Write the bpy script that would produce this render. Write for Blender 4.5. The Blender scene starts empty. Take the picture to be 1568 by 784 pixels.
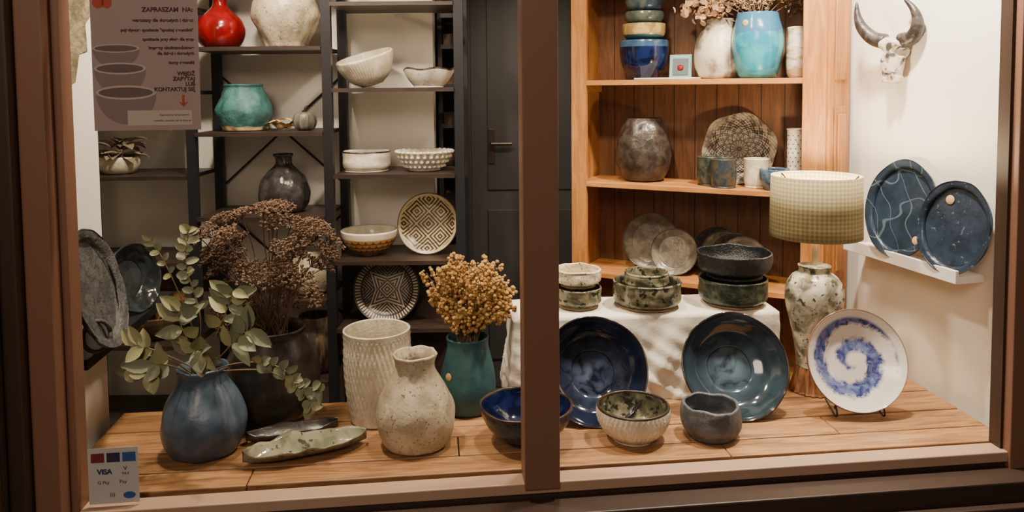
import bpy, math, random
from mathutils import Matrix, Vector, noise as mn
R_=math.radians
random.seed(7)
scn=bpy.context.scene
col=bpy.context.collection
def C(r,g,b,s=1.02):
    l=.3*r+.59*g+.11*b
    r,g,b=[max(0,min(255,l+(q-l)*s)) for q in (r,g,b)]
    f=lambda c:(c/255/12.92) if c/255<=.04045 else ((c/255+.055)/1.055)**2.4
    return (f(r),f(g),f(b),1)
# ---------------------------------------------------------------- materials
def nm(nt,op,a,b=None,c=None):
    n=nt.nodes.new('ShaderNodeMath');n.operation=op
    for i,v in enumerate((a,b,c)):
        if v is None: continue
        if isinstance(v,(int,float)): n.inputs[i].default_value=v
        else: nt.links.new(v,n.inputs[i])
    return n.outputs[0]
def mixc(nt,f,a,b):
    n=nt.nodes.new('ShaderNodeMix');n.data_type='RGBA'
    for i,v in ((0,f),(6,a),(7,b)):
        if isinstance(v,(int,float,tuple)): n.inputs[i].default_value=v
        else: nt.links.new(v,n.inputs[i])
    return n.outputs[2]
def base(name,rough=.5):
    m=bpy.data.materials.new(name);m.use_nodes=True
    nt=m.node_tree;b=nt.nodes['Principled BSDF'];b.inputs['Roughness'].default_value=rough
    tc=nt.nodes.new('ShaderNodeTexCoord')
    return m,nt,b,tc.outputs['Object']
def xyz(nt,co):
    s=nt.nodes.new('ShaderNodeSeparateXYZ');nt.links.new(co,s.inputs[0]);return s.outputs
def noi(nt,co,scale,detail=4,dist=0,rough=.55,mp=None):
    if mp:
        k=nt.nodes.new('ShaderNodeMapping');k.inputs['Scale'].default_value=mp;nt.links.new(co,k.inputs[0]);co=k.outputs[0]
    n=nt.nodes.new('ShaderNodeTexNoise');n.inputs['Scale'].default_value=scale;n.inputs['Detail'].default_value=detail
    n.inputs['Distortion'].default_value=dist;n.inputs['Roughness'].default_value=rough
    nt.links.new(co,n.inputs[0]);return n.outputs[0]
def step(nt,v,a,b):
    n=nt.nodes.new('ShaderNodeMapRange');n.inputs[1].default_value=a;n.inputs[2].default_value=b
    nt.links.new(v,n.inputs[0]);return n.outputs[0]
def bumpn(nt,b,h,st,dist=.004):
    n=nt.nodes.new('ShaderNodeBump');n.inputs['Strength'].default_value=st;n.inputs['Distance'].default_value=dist
    nt.links.new(h,n.inputs['Height']);nt.links.new(n.outputs[0],b.inputs['Normal'])
def dk(c):
    l=.3*c[0]+.59*c[1]+.11*c[2]
    k=.72 if l<.35 else (1 if l>.55 else .72+.28*(l-.35)/.2)
    return tuple(v*k for v in c[:3])+(1,)
def cer(name,c1,c2,scale=14,rough=.3,bump=.35,bs=60,spk=None,spt=.62,sps=120,rim=None,zlow=None,zhigh=None,lo=.42,hi=.58,mp=None,metal=0):
    m,nt,b,co=base(name,rough)
    c=mixc(nt,step(nt,noi(nt,co,scale,5,.6,mp=mp),lo,hi),dk(c1),dk(c2))
    if spk: c=mixc(nt,step(nt,noi(nt,co,sps,2),spt,spt+.05),c,dk(spk))
    x,y,z=xyz(nt,co)
    wob=nm(nt,'MULTIPLY',nm(nt,'SUBTRACT',noi(nt,co,18,3),.5),.02)
    if zlow: c=mixc(nt,step(nt,nm(nt,'ADD',z,wob),zlow[0]+.003,zlow[0]),c,zlow[1])
    if zhigh: c=mixc(nt,step(nt,nm(nt,'ADD',z,wob),zhigh[0],zhigh[0]+.004),c,zhigh[1])
    if rim:
        r=nm(nt,'SQRT',nm(nt,'ADD',nm(nt,'MULTIPLY',x,x),nm(nt,'MULTIPLY',y,y)))
        c=mixc(nt,step(nt,nm(nt,'ADD',r,nm(nt,'MULTIPLY',wob,.5)),rim[0],rim[0]+.006),c,rim[1])
    nt.links.new(c,b.inputs['Base Color'])
    b.inputs['Metallic'].default_value=metal
    bumpn(nt,b,noi(nt,co,bs,3),bump)
    return m
def wood(name,c1,c2,mp=(1,9,9),scale=6,rough=.5,groove=None):
    m,nt,b,co=base(name,rough)
    n=noi(nt,co,scale,6,1.2,mp=mp)
    c=mixc(nt,step(nt,n,.35,.65),c1,c2)
    n2=noi(nt,co,scale*4,4,.3,mp=mp)
    dark=tuple(v*.55 for v in c2[:3])+(1,)
    c=mixc(nt,nm(nt,'MULTIPLY',step(nt,n2,.55,.75),.5),c,dark)
    if groove:
        s=xyz(nt,co)[groove[0]]
        f=nm(nt,'FRACT',nm(nt,'DIVIDE',s,groove[1]))
        g=nm(nt,'LESS_THAN',f,.05)
        c=mixc(nt,g,c,tuple(v*.25 for v in c2[:3])+(1,))
    nt.links.new(c,b.inputs['Base Color']);bumpn(nt,b,n2,.2,.002)
    return m
def plain(name,c,rough=.5,metal=0,var=.12,scale=8,bump=.05):
    m,nt,b,co=base(name,rough)
    d=tuple(v*(1-var) for v in c[:3])+(1,)
    nt.links.new(mixc(nt,noi(nt,co,scale,4),c,d),b.inputs['Base Color'])
    b.inputs['Metallic'].default_value=metal
    bumpn(nt,b,noi(nt,co,120,2),bump,.002)
    return m
def rt(nt,co):
    x,y,z=xyz(nt,co)
    r=nm(nt,'SQRT',nm(nt,'ADD',nm(nt,'MULTIPLY',x,x),nm(nt,'MULTIPLY',y,y)))
    return x,y,z,r,nm(nt,'ARCTAN2',y,x)
# ---------------------------------------------------------------- mesh builder
t_=(1+5**.5)/2
ICO=[Vector(p).normalized() for p in [(-1,t_,0),(1,t_,0),(-1,-t_,0),(1,-t_,0),(0,-1,t_),(0,1,t_),(0,-1,-t_),(0,1,-t_),(t_,0,-1),(t_,0,1),(-t_,0,-1),(-t_,0,1)]]
ICF=[(0,11,5),(0,5,1),(0,1,7),(0,7,10),(0,10,11),(1,5,9),(5,11,4),(11,10,2),(10,7,6),(7,1,8),(3,9,4),(3,4,2),(3,2,6),(3,6,8),(3,8,9),(4,9,5),(2,4,11),(6,2,10),(8,6,7),(9,8,1)]
def cr(pts,n):
    out=[];P=[Vector(p) for p in pts]
    for i in range(len(P)-1):
        a=P[max(i-1,0)];b=P[i];c=P[i+1];d=P[min(i+2,len(P)-1)]
        for j in range(n):
            t=j/n
            out.append(.5*((2*b)+(c-a)*t+(2*a-5*b+4*c-d)*t*t+(3*b-a-3*c+d)*t**3))
    out.append(P[-1]);return out
class B:
    def __init__(s): s.v=[];s.f=[];s.m=[]
    def add(s,v,f,mi=0,M=None):
        o=len(s.v)
        s.v+=[(M@Vector(p)) if M else Vector(p) for p in v]
        for k,q in enumerate(f):
            s.f.append([i+o for i in q]); s.m.append(mi[k] if isinstance(mi,list) else mi)
        return s
    def box(s,x0,x1,y0,y1,z0,z1,mi=0,M=None):
        v=[(x,y,z) for z in (z0,z1) for x,y in ((x0,y0),(x1,y0),(x1,y1),(x0,y1))]
        return s.add(v,[(3,2,1,0),(4,5,6,7),(0,1,5,4),(1,2,6,5),(2,3,7,6),(3,0,4,7)],mi,M)
    def prism(s,xy,z0,z1,mi=0):
        n=len(xy);v=[(x,y,z0) for x,y in xy]+[(x,y,z1) for x,y in xy]
        return s.add(v,[tuple(range(n))[::-1],tuple(range(n,2*n))]+[(i,(i+1)%n,n+(i+1)%n,n+i) for i in range(n)],mi)
    def tube(s,pts,rads,seg=8,mi=0,M=None):
        P=[Vector(p) for p in pts];n=len(P)
        if isinstance(rads,(int,float)): rads=[rads]*n
        v=[];up=None
        for i in range(n):
            t=(P[min(i+1,n-1)]-P[max(i-1,0)])
            t=t.normalized() if t.length>1e-9 else Vector((0,0,1))
            if up is None:
                up=Vector((0,0,1)) if abs(t.z)<.9 else Vector((1,0,0))
            a=t.cross(up);
            if a.length<1e-6: a=t.orthogonal()
            a.normalize();b=a.cross(t).normalized();up=b
            for k in range(seg):
                th=2*math.pi*k/seg
                v.append(P[i]+rads[i]*(math.cos(th)*a+math.sin(th)*b))
        f=[(i*seg+k,i*seg+(k+1)%seg,(i+1)*seg+(k+1)%seg,(i+1)*seg+k) for i in range(n-1) for k in range(seg)]
        f+=[tuple(range(seg))[::-1],tuple(range((n-1)*seg,n*seg))]
        return s.add(v,f,mi,M)
    def ball(s,c,r,mi=0,sc=(1,1,1)):
        c=Vector(c);return s.add([c+Vector((p.x*r*sc[0],p.y*r*sc[1],p.z*r*sc[2])) for p in ICO],ICF,mi)
    def leaf(s,p,d,L,W,mi=0,curl=.3,up=None,rnd=False):
        p=Vector(p);d=Vector(d).normalized()
        up=Vector(up) if up is not None else Vector((random.uniform(-1,1),random.uniform(-1,.2),random.uniform(-.3,1)))
        a=d.cross(up)
        if a.length<1e-5:a=d.orthogonal()
        a.normalize();n=a.cross(d)
        prof=[(0,.05),(.15,.6),(.4,1),(.65,.9),(.85,.5),(1,.04)] if not rnd else [(0,.1),(.12,.7),(.35,1),(.65,1),(.88,.65),(1,.1)]
        v=[]
        for t,w in prof:
            c=p+d*L*t-n*(curl*L*t*t)
            for k in (-1,-.5,0,.5,1):
                v.append(c+a*(W/2*w*k)+n*(abs(k)**2*W*.18*w))
        f=[(i*5+k,i*5+k+1,(i+1)*5+k+1,(i+1)*5+k) for i in range(5) for k in range(4)]
        return s.add(v,f,mi)
    def lathe(s,prof,th=.006,seg=72,sub=5,disp=None,mat=None,M=None,solid=False,sx=1,sy=1):
        P=cr([(r,z,0) for r,z in prof],sub)
        P=[(max(p.x,0),p.y) for p in P]
        H=max(z for r,z in P)
        pts=[(r,z,0) for r,z in P if r>1e-5]
        if not solid:
            inn=[]
            for i in range(len(pts)-1,-1,-1):
                a=pts[max(i-1,0)];b=pts[min(i+1,len(pts)-1)]
                dr,dz=b[0]-a[0],b[1]-a[1];l=math.hypot(dr,dz) or 1
                r=pts[i][0]-th*dz/l; z=pts[i][1]+th*dr/l
                if i==0: z=max(z,th)
                inn.append((max(r,.002),max(z,th) if prof[0][1]==0 else z,1))
            top=pts[-1];i0=inn[0]
            pts=pts+[((top[0]+i0[0])/2,max(top[1],i0[1])+th*.35,2)]+inn
        v=[];f=[];mi=[]
        for j,(r,z,k) in enumerate(pts):
            for i in range(seg):
                t=2*math.pi*i/seg;rr,zz=r,z
                if disp:
                    dr,dz=disp(t,z/H,r,k);rr+=dr;zz+=dz
                v.append((rr*math.cos(t)*sx,rr*math.sin(t)*sy,zz))
        n=len(pts)
        for j in range(n-1):
            for i in range(seg):
                f.append((j*seg+i,j*seg+(i+1)%seg,(j+1)*seg+(i+1)%seg,(j+1)*seg+i))
                mi.append(mat((pts[j][1]+pts[j+1][1])/2/H,pts[j+1][2],2*math.pi*i/seg) if mat else 0)
        v.append((0,0,pts[0][1]));f+= [(len(v)-1,(i+1)%seg,i) for i in range(seg)];mi+=[mi[0]]*seg
        v.append((0,0,pts[-1][1]));o=(n-1)*seg;f+=[(len(v)-1,o+i,o+(i+1)%seg) for i in range(seg)];mi+=[mi[o-1]]*seg
        return s.add(v,f,mi,M)
    def obj(s,name,mats,loc=(0,0,0),rot=(0,0,0),smooth=True,parent=None,bevel=0,M=None):
        me=bpy.data.meshes.new(name);me.from_pydata([tuple(p) for p in s.v],[],s.f);me.update()
        for m in (mats if isinstance(mats,list) else [mats]): me.materials.append(m)
        me.polygons.foreach_set('material_index',s.m)
        me.polygons.foreach_set('use_smooth',[smooth]*len(s.f))
        o=bpy.data.objects.new(name,me);col.objects.link(o)
        if M is not None:o.matrix_world=M
        else:o.location=loc;o.rotation_euler=rot
        if parent:o.parent=parent
        if bevel:
            k=o.modifiers.new('bevel','BEVEL');k.width=bevel;k.segments=2;k.limit_method='ANGLE'
        return o
def empty(name,loc=(0,0,0),rot=(0,0,0)):
    o=bpy.data.objects.new(name,None);col.objects.link(o);o.location=loc;o.rotation_euler=rot;o.empty_display_size=.05;return o
def wob(a=.003,f=3,seed=0,ribs=0,ra=0,tw=0,rimw=0):
    def d(t,zf,r,k):
        n=mn.noise(Vector((math.cos(t)*f*.5+seed,math.sin(t)*f*.5,zf*f)))
        dr=a*n*2
        if ribs and k==0: dr+=ra*math.sin(ribs*t+tw*zf)*min(1,zf*6)*(1 if zf<.97 else 0)
        dz=rimw*mn.noise(Vector((math.cos(t)*1.7+seed,math.sin(t)*1.7,5)))*zf
        return (dr if r>.01 else 0),dz
    return d
def vase(name,prof,loc,mats,th=.007,rot=(0,0,0),seg=72,parent=None,**k):
    return B().lathe(prof,th=th,seg=seg,**k).obj(name,mats,loc,rot,parent=parent)
def plateM(X,Y,zs,R,rb,h,tilt,yaw):
    t=R_(tilt);a=R_(90)-t
    zmin=min(-R*math.cos(t)+h*math.sin(t),-rb*math.cos(t))
    return Matrix.Translation((X,Y,zs-zmin))@Matrix.Rotation(R_(yaw),4,'Z')@Matrix.Rotation(a,4,'X')
def plate(name,X,Y,zs,R,mats,tilt=20,yaw=0,depth=.03,rb=.5,th=.006,sy=1,sx=1,prof=None,roll=0,**k):
    prof=prof or [(0,0),(R*rb,0),(R*(rb+.12),depth*.15),(R*.88,depth*.7),(R,depth)]
    return B().lathe(prof,th=th,seg=96,sx=sx,sy=sy,**k).obj(name,mats,M=plateM(X,Y,zs,R*sy,R*rb*sy,depth,tilt,yaw)@Matrix.Rotation(R_(roll),4,'Z'))

# ---------------------------------------------------------------- camera
cd=bpy.data.cameras.new("camera");cam=bpy.data.objects.new("camera",cd);col.objects.link(cam)
cam.matrix_world=Matrix.Translation((0,0,1.5))@Matrix.Rotation(R_(86.6),4,'X')@Matrix.Rotation(R_(-.5),4,'Z')
cd.lens=27;cd.sensor_width=36;cd.shift_y=-.1195;cd.clip_start=.02
scn.camera=cam

# ---------------------------------------------------------------- room shell
m_white=plain('white_plaster',C(238,234,224),.85,var=.05,scale=3,bump=.2)
m_dark=plain('charcoal_paint',C(42,40,40),.6)
m_frame=plain('brown_lacquer',C(128,92,74),.45,var=.1,scale=2)
m_frame_d=plain('dark_brown_lacquer',C(58,42,34),.5,var=.15,scale=2)
m_rail=plain('beige_metal',C(176,146,124),.4,var=.08)
m_floor=plain('dark_floor',C(60,50,44),.6)
def wallR(y): return 2.03-.2225*y
B().prism([(-1.62,1.98),(-1.245,1.98),(-1.318,2.44),(-1.62,2.44)],0,2.6).obj('wall_left',m_white,smooth=False)
B().prism([(wallR(2.2),2.2),(1.8,2.2),(1.8,3.2),(wallR(3.2),3.2)],0,2.6).obj('wall_right',m_white,smooth=False)
B().box(1.45,1.8,3.2,3.9,0,2.6).obj('wall_corner',m_white,smooth=False)
B().box(-2.3,-.35,3.44,3.54,0,2.6).obj('wall_back',m_white,smooth=False)
B().box(-2.4,-2.3,2.3,3.54,0,2.6).obj('wall_side',m_white,smooth=False)
B().box(-2.3,-1.62,2.34,2.44,0,2.6).obj('wall_front',m_white,smooth=False)
B().box(-.45,-.35,3.54,3.8,0,2.6).obj('wall_return',m_dark,smooth=False)
B().box(-.45,1.45,3.82,3.9,0,2.6).obj('wall_passage',m_dark,smooth=False)
B().box(-2.4,1.8,1.9,3.95,-.06,0).obj('floor',m_floor,smooth=False)
B().box(-2.4,1.8,2.02,3.95,2.6,2.66).obj('ceiling',m_white,smooth=False)
B().box(-4,4,-1.5,1.9,-.06,0).obj('ground_pavement',plain('paving',C(70,66,62),.9),smooth=False)
dr=B();dr.box(-.2,.40,3.77,3.81,0.005,2.1,0);dr.box(-.25,-.2,3.75,3.815,0.005,2.15,1)
for z0,z1 in((.15,.9),(1.0,1.95)): dr.box(-.12,.32,3.76,3.775,z0,z1,1)
dr.tube([(-.1,3.75,1.23),(-.1,3.72,1.23),(.0,3.72,1.23)],.009,8,2);dr.box(-.115,-.085,3.752,3.76,1.13,1.3,2)
dr.obj('door_1',[plain('door_paint',C(50,48,48),.5),plain('door_panel_paint',C(42,40,40),.5),plain('dark_metal',C(70,56,46),.35,.6)],smooth=False,bevel=.003)
nk=B()
nk.box(-.34,-.32,3.56,3.76,0.005,2.3,0);nk.box(-.235,-.215,3.46,3.72,0.005,2.3,0)
for z in(.6,.95,1.15,1.32,1.5,1.68,1.82): nk.box(-.32,-.235,3.5,3.72,z,z+.02,0)
for z in(.97,1.17,1.34,1.52,1.70): nk.box(-.31,-.245,3.52,3.68,z,z+.05,1)
nk.obj('storage_rack',[plain('black_wood',C(30,27,26),.5),plain('brown_boxes',C(84,60,44),.6)],smooth=False)

# ---------------------------------------------------------------- window (rotated about 6.4 deg)
wa=math.atan(.112);WM=Matrix.Translation((0,2.008,0))@Matrix.Rotation(wa,4,'Z')
wn=empty('window_1')
def part(b,n,m,bev=.003,sm=False):
    o=b.obj(n,m,M=WM,smooth=sm,bevel=bev);o.parent=wn;return o
part(B().box(.023,.118,-.03,.05,.43,2.5),'mullion',m_frame)
part(B().box(-1.185,-1.125,-.06,.05,.3,2.5).box(-1.125,-1.105,-.01,.05,.3,2.5),'frame_left',m_frame)
part(B().box(1.422,1.60,-.03,.05,.3,2.5),'frame_right',m_frame)
part(B().box(1.414,1.422,.0,.045,.43,2.5),'gasket_right',m_frame_d,0)
part(B().box(-1.105,1.60,-.02,.04,.415,.445),'rail_bottom',m_rail)
part(B().box(-1.185,1.60,-.03,.05,2.35,2.5),'rail_top',m_frame)
part(B().box(-1.105,1.60,-.012,.03,.40,.415),'rail_shadow_gap',m_frame_d,0)
gm=bpy.data.materials.new('window_glass');gm.use_nodes=True;nt=gm.node_tree
nt.nodes.clear();o_=nt.nodes.new('ShaderNodeOutputMaterial');mx=nt.nodes.new('ShaderNodeMixShader')
tr=nt.nodes.new('ShaderNodeBsdfTransparent');gl=nt.nodes.new('ShaderNodeBsdfGlossy');gl.inputs['Roughness'].default_value=.02
mx.inputs[0].default_value=.045;nt.links.new(tr.outputs[0],mx.inputs[1]);nt.links.new(gl.outputs[0],mx.inputs[2]);nt.links.new(mx.outputs[0],o_.inputs[0])
gp=B();gp.add([(-1.105,.01,.445),(.023,.01,.445),(.023,.01,2.35),(-1.105,.01,2.35)],[(0,1,2,3)]);gp.add([(.118,.01,.445),(1.414,.01,.445),(1.414,.01,2.35),(.118,.01,2.35)],[(0,1,2,3)])
part(gp,'glass',gm,0)
fw=B();fw.box(-1.105,1.8,-.10,.0,.12,.40,0);fw.box(-1.105,1.8,-.13,-.0,.33,.345,0);fw.box(-3,-1.185,-.10,.02,0,2.6,0);fw.box(-1.185,-1.105,-.10,.0,0,.30,0)
fw.box(-1.42,-1.22,-.13,-.1,0,2.6,1);fw.box(-1.25,-1.22,-.15,-.13,0,2.6,0);fw.box(1.60,3,-.1,.02,0,2.6,0);fw.box(-1.185,1.6,-.1,.0,0,.12,0);fw.box(-3,3,-.1,.02,2.5,2.9,0)
fo=fw.obj('wall_facade',[m_frame_d,plain('brown_panel',C(50,36,29),.5)],M=WM,smooth=False,bevel=.004)

# ---------------------------------------------------------------- wooden display platform
m_pl=wood('oak_planks',C(178,134,92),C(134,96,62),mp=(1,10,10),scale=4,rough=.45)
m_pl2=wood('oak_planks_b',C(166,124,84),C(124,88,56),mp=(1,10,10),scale=4.5,rough=.45)
pl=B()
ys=[0,.10,.225,.375,.53];random.seed(3)
cuts=[[-.72,.62],[-.15,1.0],[.3],[-.8,.9]]
for i in range(4):
    xs=[-1.232]+cuts[i]+[1.475]
    for j in range(len(xs)-1):
        dz=random.uniform(-.0015,0)
        pl.box(xs[j]+.0015,xs[j+1]-.0015,ys[i]+.0025,ys[i+1]-.0025,.415,.45+dz,(i+j)%2)
pl.box(-1.20,1.40,.03,.5,.02,.414,2)
pl.obj('display_platform',[m_pl,m_pl2,plain('plinth_paint',C(90,80,70),.8)],M=Matrix.Translation((0,2.06,0))@Matrix.Rotation(wa-.008,4,'Z'),smooth=False,bevel=.003)

# ---------------------------------------------------------------- metal & wood shelving unit
m_sh=wood('dark_shelf_wood',C(58,43,36),C(38,29,25),rough=.45)
m_post=plain('black_steel',C(34,34,38),.45,.3)
sh=B()
PX=[-1.86,-1.30,-.745,-.213]
for x in PX:
    for y in(3.1,3.385): sh.box(x-.019,x+.019,y,y+.03,0.003,2.3,1)
    if x==-.213:
        for z in (.5,1.1,1.7,2.2): sh.box(x-.01,x+.01,3.13,3.385,z,z+.02,1)
for x0,x1,zs in((PX[0],PX[1],(.12,.455,.80,1.155,1.50,1.85)),(PX[1],PX[2],(.30,.64,.985,1.33,1.675,2.02)),(PX[2],PX[3],(.12,.52,.80,1.155,1.505,1.85))):
    for z in zs: sh.box(x0+.02,x1-.02,3.09,3.42,z-.016,z,0)
for z0,z1 in((1.07,1.57),(.46,.96)):
    sh.tube([(PX[1],3.425,z0),(PX[2],3.425,z1)],.005,6,1);sh.tube([(PX[1],3.43,z1),(PX[2],3.43,z0)],.005,6,1)
sh.box(PX[2]+.02,PX[3]-.02,3.41,3.425,.52,.78,2);sh.box(PX[2]+.02,PX[3]-.02,3.41,3.425,.12,.50,2);sh.box(PX[0]+.02,PX[1]-.02,3.41,3.425,.60,.78,2)
sh.obj('shelving_unit',[m_sh,m_post,wood('brown_back_panel',C(66,49,39),C(46,34,28),mp=(9,9,1))],smooth=False)

# ---------------------------------------------------------------- pine cabinet
ca=math.atan2(-.476,.88);CM=Matrix.Translation((.263,3.4,0))@Matrix.Rotation(ca,4,'Z')
m_pine=wood('pine_wood',C(188,130,68),C(154,98,46),mp=(10,10,1),scale=4)
m_pineh=wood('pine_wood_shelf',C(190,132,70),C(154,98,46),mp=(1,10,10),scale=4)
m_pineb=wood('pine_tongue_groove',C(120,80,48),C(92,60,35),mp=(10,10,1),scale=4,groove=(0,.095))
cb=B();Wc=1.05;D_=.295
cb.box(0,.07,0,.022,.1,2.25,0);cb.box(Wc-.085,Wc,0,.022,.1,2.25,0)
cb.box(0,.02,.022,D_,.1,2.25,0);cb.box(Wc-.02,Wc,.022,D_,.1,2.25,0)
cb.box(.02,Wc-.02,D_-.015,D_,.1,2.25,2)
for z in(.30,.685,1.085,1.53,1.98): cb.box(.022,Wc-.022,.024,D_-.016,z-.022,z,1);cb.box(.07,Wc-.085,.002,.024,z-.022,z,1)
cb.box(0,Wc,0,D_,2.25,2.28,1);cb.box(0,Wc,0,D_,.002,.1,1)
for z in(1.508,1.063,.663):
    cb.box(.022,.04,.03,D_-.03,z-.03,z,1);cb.box(Wc-.04,Wc-.022,.03,D_-.03,z-.03,z,1)
cb.obj('pine_cabinet',[m_pine,m_pineh,m_pineb],M=CM,smooth=False,bevel=.002)
dl=B();dl.box(0,.155,0,.02,.1,2.2,0);dl.box(.035,.125,-.006,0,.75,1.42,0);dl.box(.035,.125,-.006,0,1.52,2.1,0);dl.box(.05,.11,-.012,-.006,.78,1.39,0)
dl.obj('hinged_panel',m_pine,M=Matrix.Translation((1.202,2.905,0))@Matrix.Rotation(R_(40),4,'Z'),smooth=False,bevel=.003)
def cab(s,d,z): return CM@Vector((s,d,z))

# ---------------------------------------------------------------- ceramic glazes
g_blue=cer('denim_blue_glaze',C(90,108,126),C(70,88,108),10,.35,.35,40)
g_cream=cer('cream_glaze',C(198,186,162),C(186,172,146),16,.4,.5,70,spk=C(140,122,100))
g_creamcarve=cer('carved_cream_glaze',C(218,210,190),C(202,192,170),30,.45,.6,130,mp=(1,1,.35))
g_teal=cer('teal_matte_glaze',C(56,104,108),C(44,86,92),12,.55,.3,60)
g_teal2=cer('turquoise_matte_glaze',C(74,132,130),C(56,106,106),18,.6,.6,90,zlow=(.018,C(190,165,125)))
g_turq=cer('turquoise_gloss_glaze',C(70,176,194),C(44,142,170),12,.15,.2,25,zhigh=(.18,C(60,110,140)))
g_umber=cer('dark_umber_glaze',C(66,56,50),C(42,35,32),12,.38,.5,40)
g_gun=cer('gunmetal_glaze',C(56,54,56),C(80,75,72),22,.22,.6,40)
g_red=cer('crimson_glaze',C(160,22,26),C(118,14,18),10,.15,.25,40)
g_dkgrey=cer('slate_grey_clay',C(104,106,110),C(80,84,90),20,.5,.7,90)
g_green=cer('mottled_green_glaze',C(90,90,70),C(146,138,112),26,.2,.4,60,spk=C(44,48,38),spt=.56,sps=45)
g_blackblue=cer('black_blue_glaze',C(30,38,48),C(50,62,74),40,.22,.8,120)
g_white=cer('white_gloss_glaze',C(226,220,204),C(208,200,180),20,.22,.25,50,spk=C(150,130,100),spt=.68)
g_navy=cer('cobalt_glaze',C(24,38,84),C(12,18,46),18,.08,.2,30,lo=.45,hi=.6)
g_rimbr=cer('brown_rim_glaze',C(74,54,42),C(48,38,34),20,.3,.3)
g_clay=cer('bare_stoneware',C(196,168,128),C(176,146,108),20,.7,.3)
m_tag=plain('price_tag_paper',C(206,166,112),.7)
def tag(parent_obj,local,rad=.012,rx=0,rz=0):
    b=B();b.lathe([(0,0),(rad,0),(rad,.0012)],solid=True,seg=20)
    o=b.obj('price_tag',m_tag,local,(R_(rx),0,R_(rz)));o.parent=parent_obj

# ---- platform objects (top of platform z=.45)
P=.45
vase('blue_vase',[(0,0),(.078,0),(.104,.025),(.119,.075),(.113,.12),(.094,.165),(.073,.205),(.066,.23),(.072,.247)],(-.906,2.19,P),g_blue,disp=wob(.003,4,1,rimw=.004))
def carve(t,zf,r,k):
    if k: return (mn.noise(Vector((math.cos(t),math.sin(t),zf)))*.002,0)
    rows=zf*11;ph=(int(rows)%2)*math.pi
    a=.0022*math.sin(44*t+ph)*abs(math.sin(rows*math.pi)) if .05<zf<.95 else 0
    return (a+mn.noise(Vector((math.cos(t),math.sin(t),zf*2)))*.003,0)
vase('carved_cylinder_vase',[(0,0),(.078,0),(.088,.02),(.098,.1),(.105,.2),(.104,.25),(.106,.29)],(-.436,2.40,P),g_creamcarve,seg=264,sub=16,disp=carve)
vase('beige_bottle_vase',[(0,0),(.082,0),(.106,.025),(.117,.075),(.111,.125),(.088,.175),(.063,.213),(.056,.24),(.065,.268)],(-.293,2.225,P),g_cream,disp=wob(.003,5,4,rimw=.003))
o=vase('teal_vase',[(0,0),(.07,0),(.086,.03),(.091,.08),(.084,.14),(.07,.2),(.067,.222),(.07,.24)],(-.151,2.465,P),g_teal,disp=wob(.002,3,9))
tag(o,(-.058,-.064,.13),.012,82,-42)
g_b=cer('brown_black_glaze',C(66,56,50),C(42,36,35),10,.35,.4,30)
vase('dark_brown_vase',[(0,0),(.09,0),(.13,.05),(.15,.13),(.138,.2),(.11,.25),(.1,.275),(.106,.292)],(-.775,2.415,P),g_b,disp=wob(.002,3,5))
vase('cobalt_bowl',[(0,0),(.055,0),(.06,.008),(.1,.035),(.13,.075),(.138,.112)],(.035,2.235,P),[g_blackblue,g_rimbr,g_navy],disp=wob(.003,3,2,rimw=.006),mat=lambda z,k,t:1 if z>.95 else (2 if k==1 else 0))
def ribz(t,zf,r,k):
    if k: return (0,0)
    return (.0022*math.sin(46*t+(int(zf*5)%2)*3)*(1 if .15<zf<.9 else 0),0)
vase('ribbed_cream_bowl',[(0,0),(.06,0),(.066,.006),(.092,.03),(.108,.065),(.108,.1)],(.356,2.25,P),[g_creamcarve,g_rimbr,g_green],seg=200,disp=ribz,mat=lambda z,k,t:1 if z>.95 else (2 if k==1 else 0))
vase('grey_pinched_bowl',[(0,0),(.062,0),(.078,.012),(.09,.04),(.089,.07),(.085,.096)],(.593,2.262,P),g_dkgrey,th=.01,disp=wob(.003,3,3,rimw=.006))
def bowlglaze(name,cA,cB,cC,seed,R):
    m,nt,b,co=base(name,.1)
    x,y,z,r,th=rt(nt,co)
    k=nt.nodes.new('ShaderNodeMapping');k.inputs['Location'].default_value=(seed,seed,0);nt.links.new(co,k.inputs[0])
    n1=noi(nt,k.outputs[0],9,6,1.2);n2=noi(nt,k.outputs[0],14,5,1.4)
    inner=step(nt,nm(nt,'ADD',r,nm(nt,'MULTIPLY',nm(nt,'SUBTRACT',n2,.5),.14)),R*.7,R*.2)
    c=mixc(nt,step(nt,n1,.4,.62),cA,cB)
    c=mixc(nt,nm(nt,'MULTIPLY',inner,step(nt,n2,.38,.7)),c,cC)
    c=mixc(nt,step(nt,r,R*.93,R*.985),c,C(44,34,30))
    nt.links.new(c,b.inputs['Base Color']);bumpn(nt,b,n1,.1);b.inputs['Coat Weight'].default_value=.4
    return m
big=lambda R:[(0,0),(R*.42,0),(R*.45,.006),(R*.7,.022),(R*.92,.06),(R,.085)]
plate('navy_serving_bowl',.256,2.462,P,.172,bowlglaze('navy_flow_glaze',C(16,20,34),C(24,32,52),C(92,104,132),2.1,.172),tilt=27,depth=.085,rb=.42,prof=big(.172),disp=wob(.002,3,3))
plate('slate_blue_serving_bowl',.712,2.495,P,.172,bowlglaze('slate_flow_glaze',C(34,44,50),C(46,60,70),C(104,122,138),7.3,.172),tilt=27,depth=.085,rb=.42,prof=big(.172),disp=wob(.002,3,7))
m,nt,b,co=base('blue_swirl_glaze',.12)
x,y,z,r,th=rt(nt,co)
n=noi(nt,co,34,6,.6,rough=.7);n2=noi(nt,co,6,2)
s1=nm(nt,'COSINE',nm(nt,'ADD',nm(nt,'ADD',th,nm(nt,'MULTIPLY',r,71.6)),nm(nt,'ADD',nm(nt,'MULTIPLY',n2,.8),-11.6)))
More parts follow.
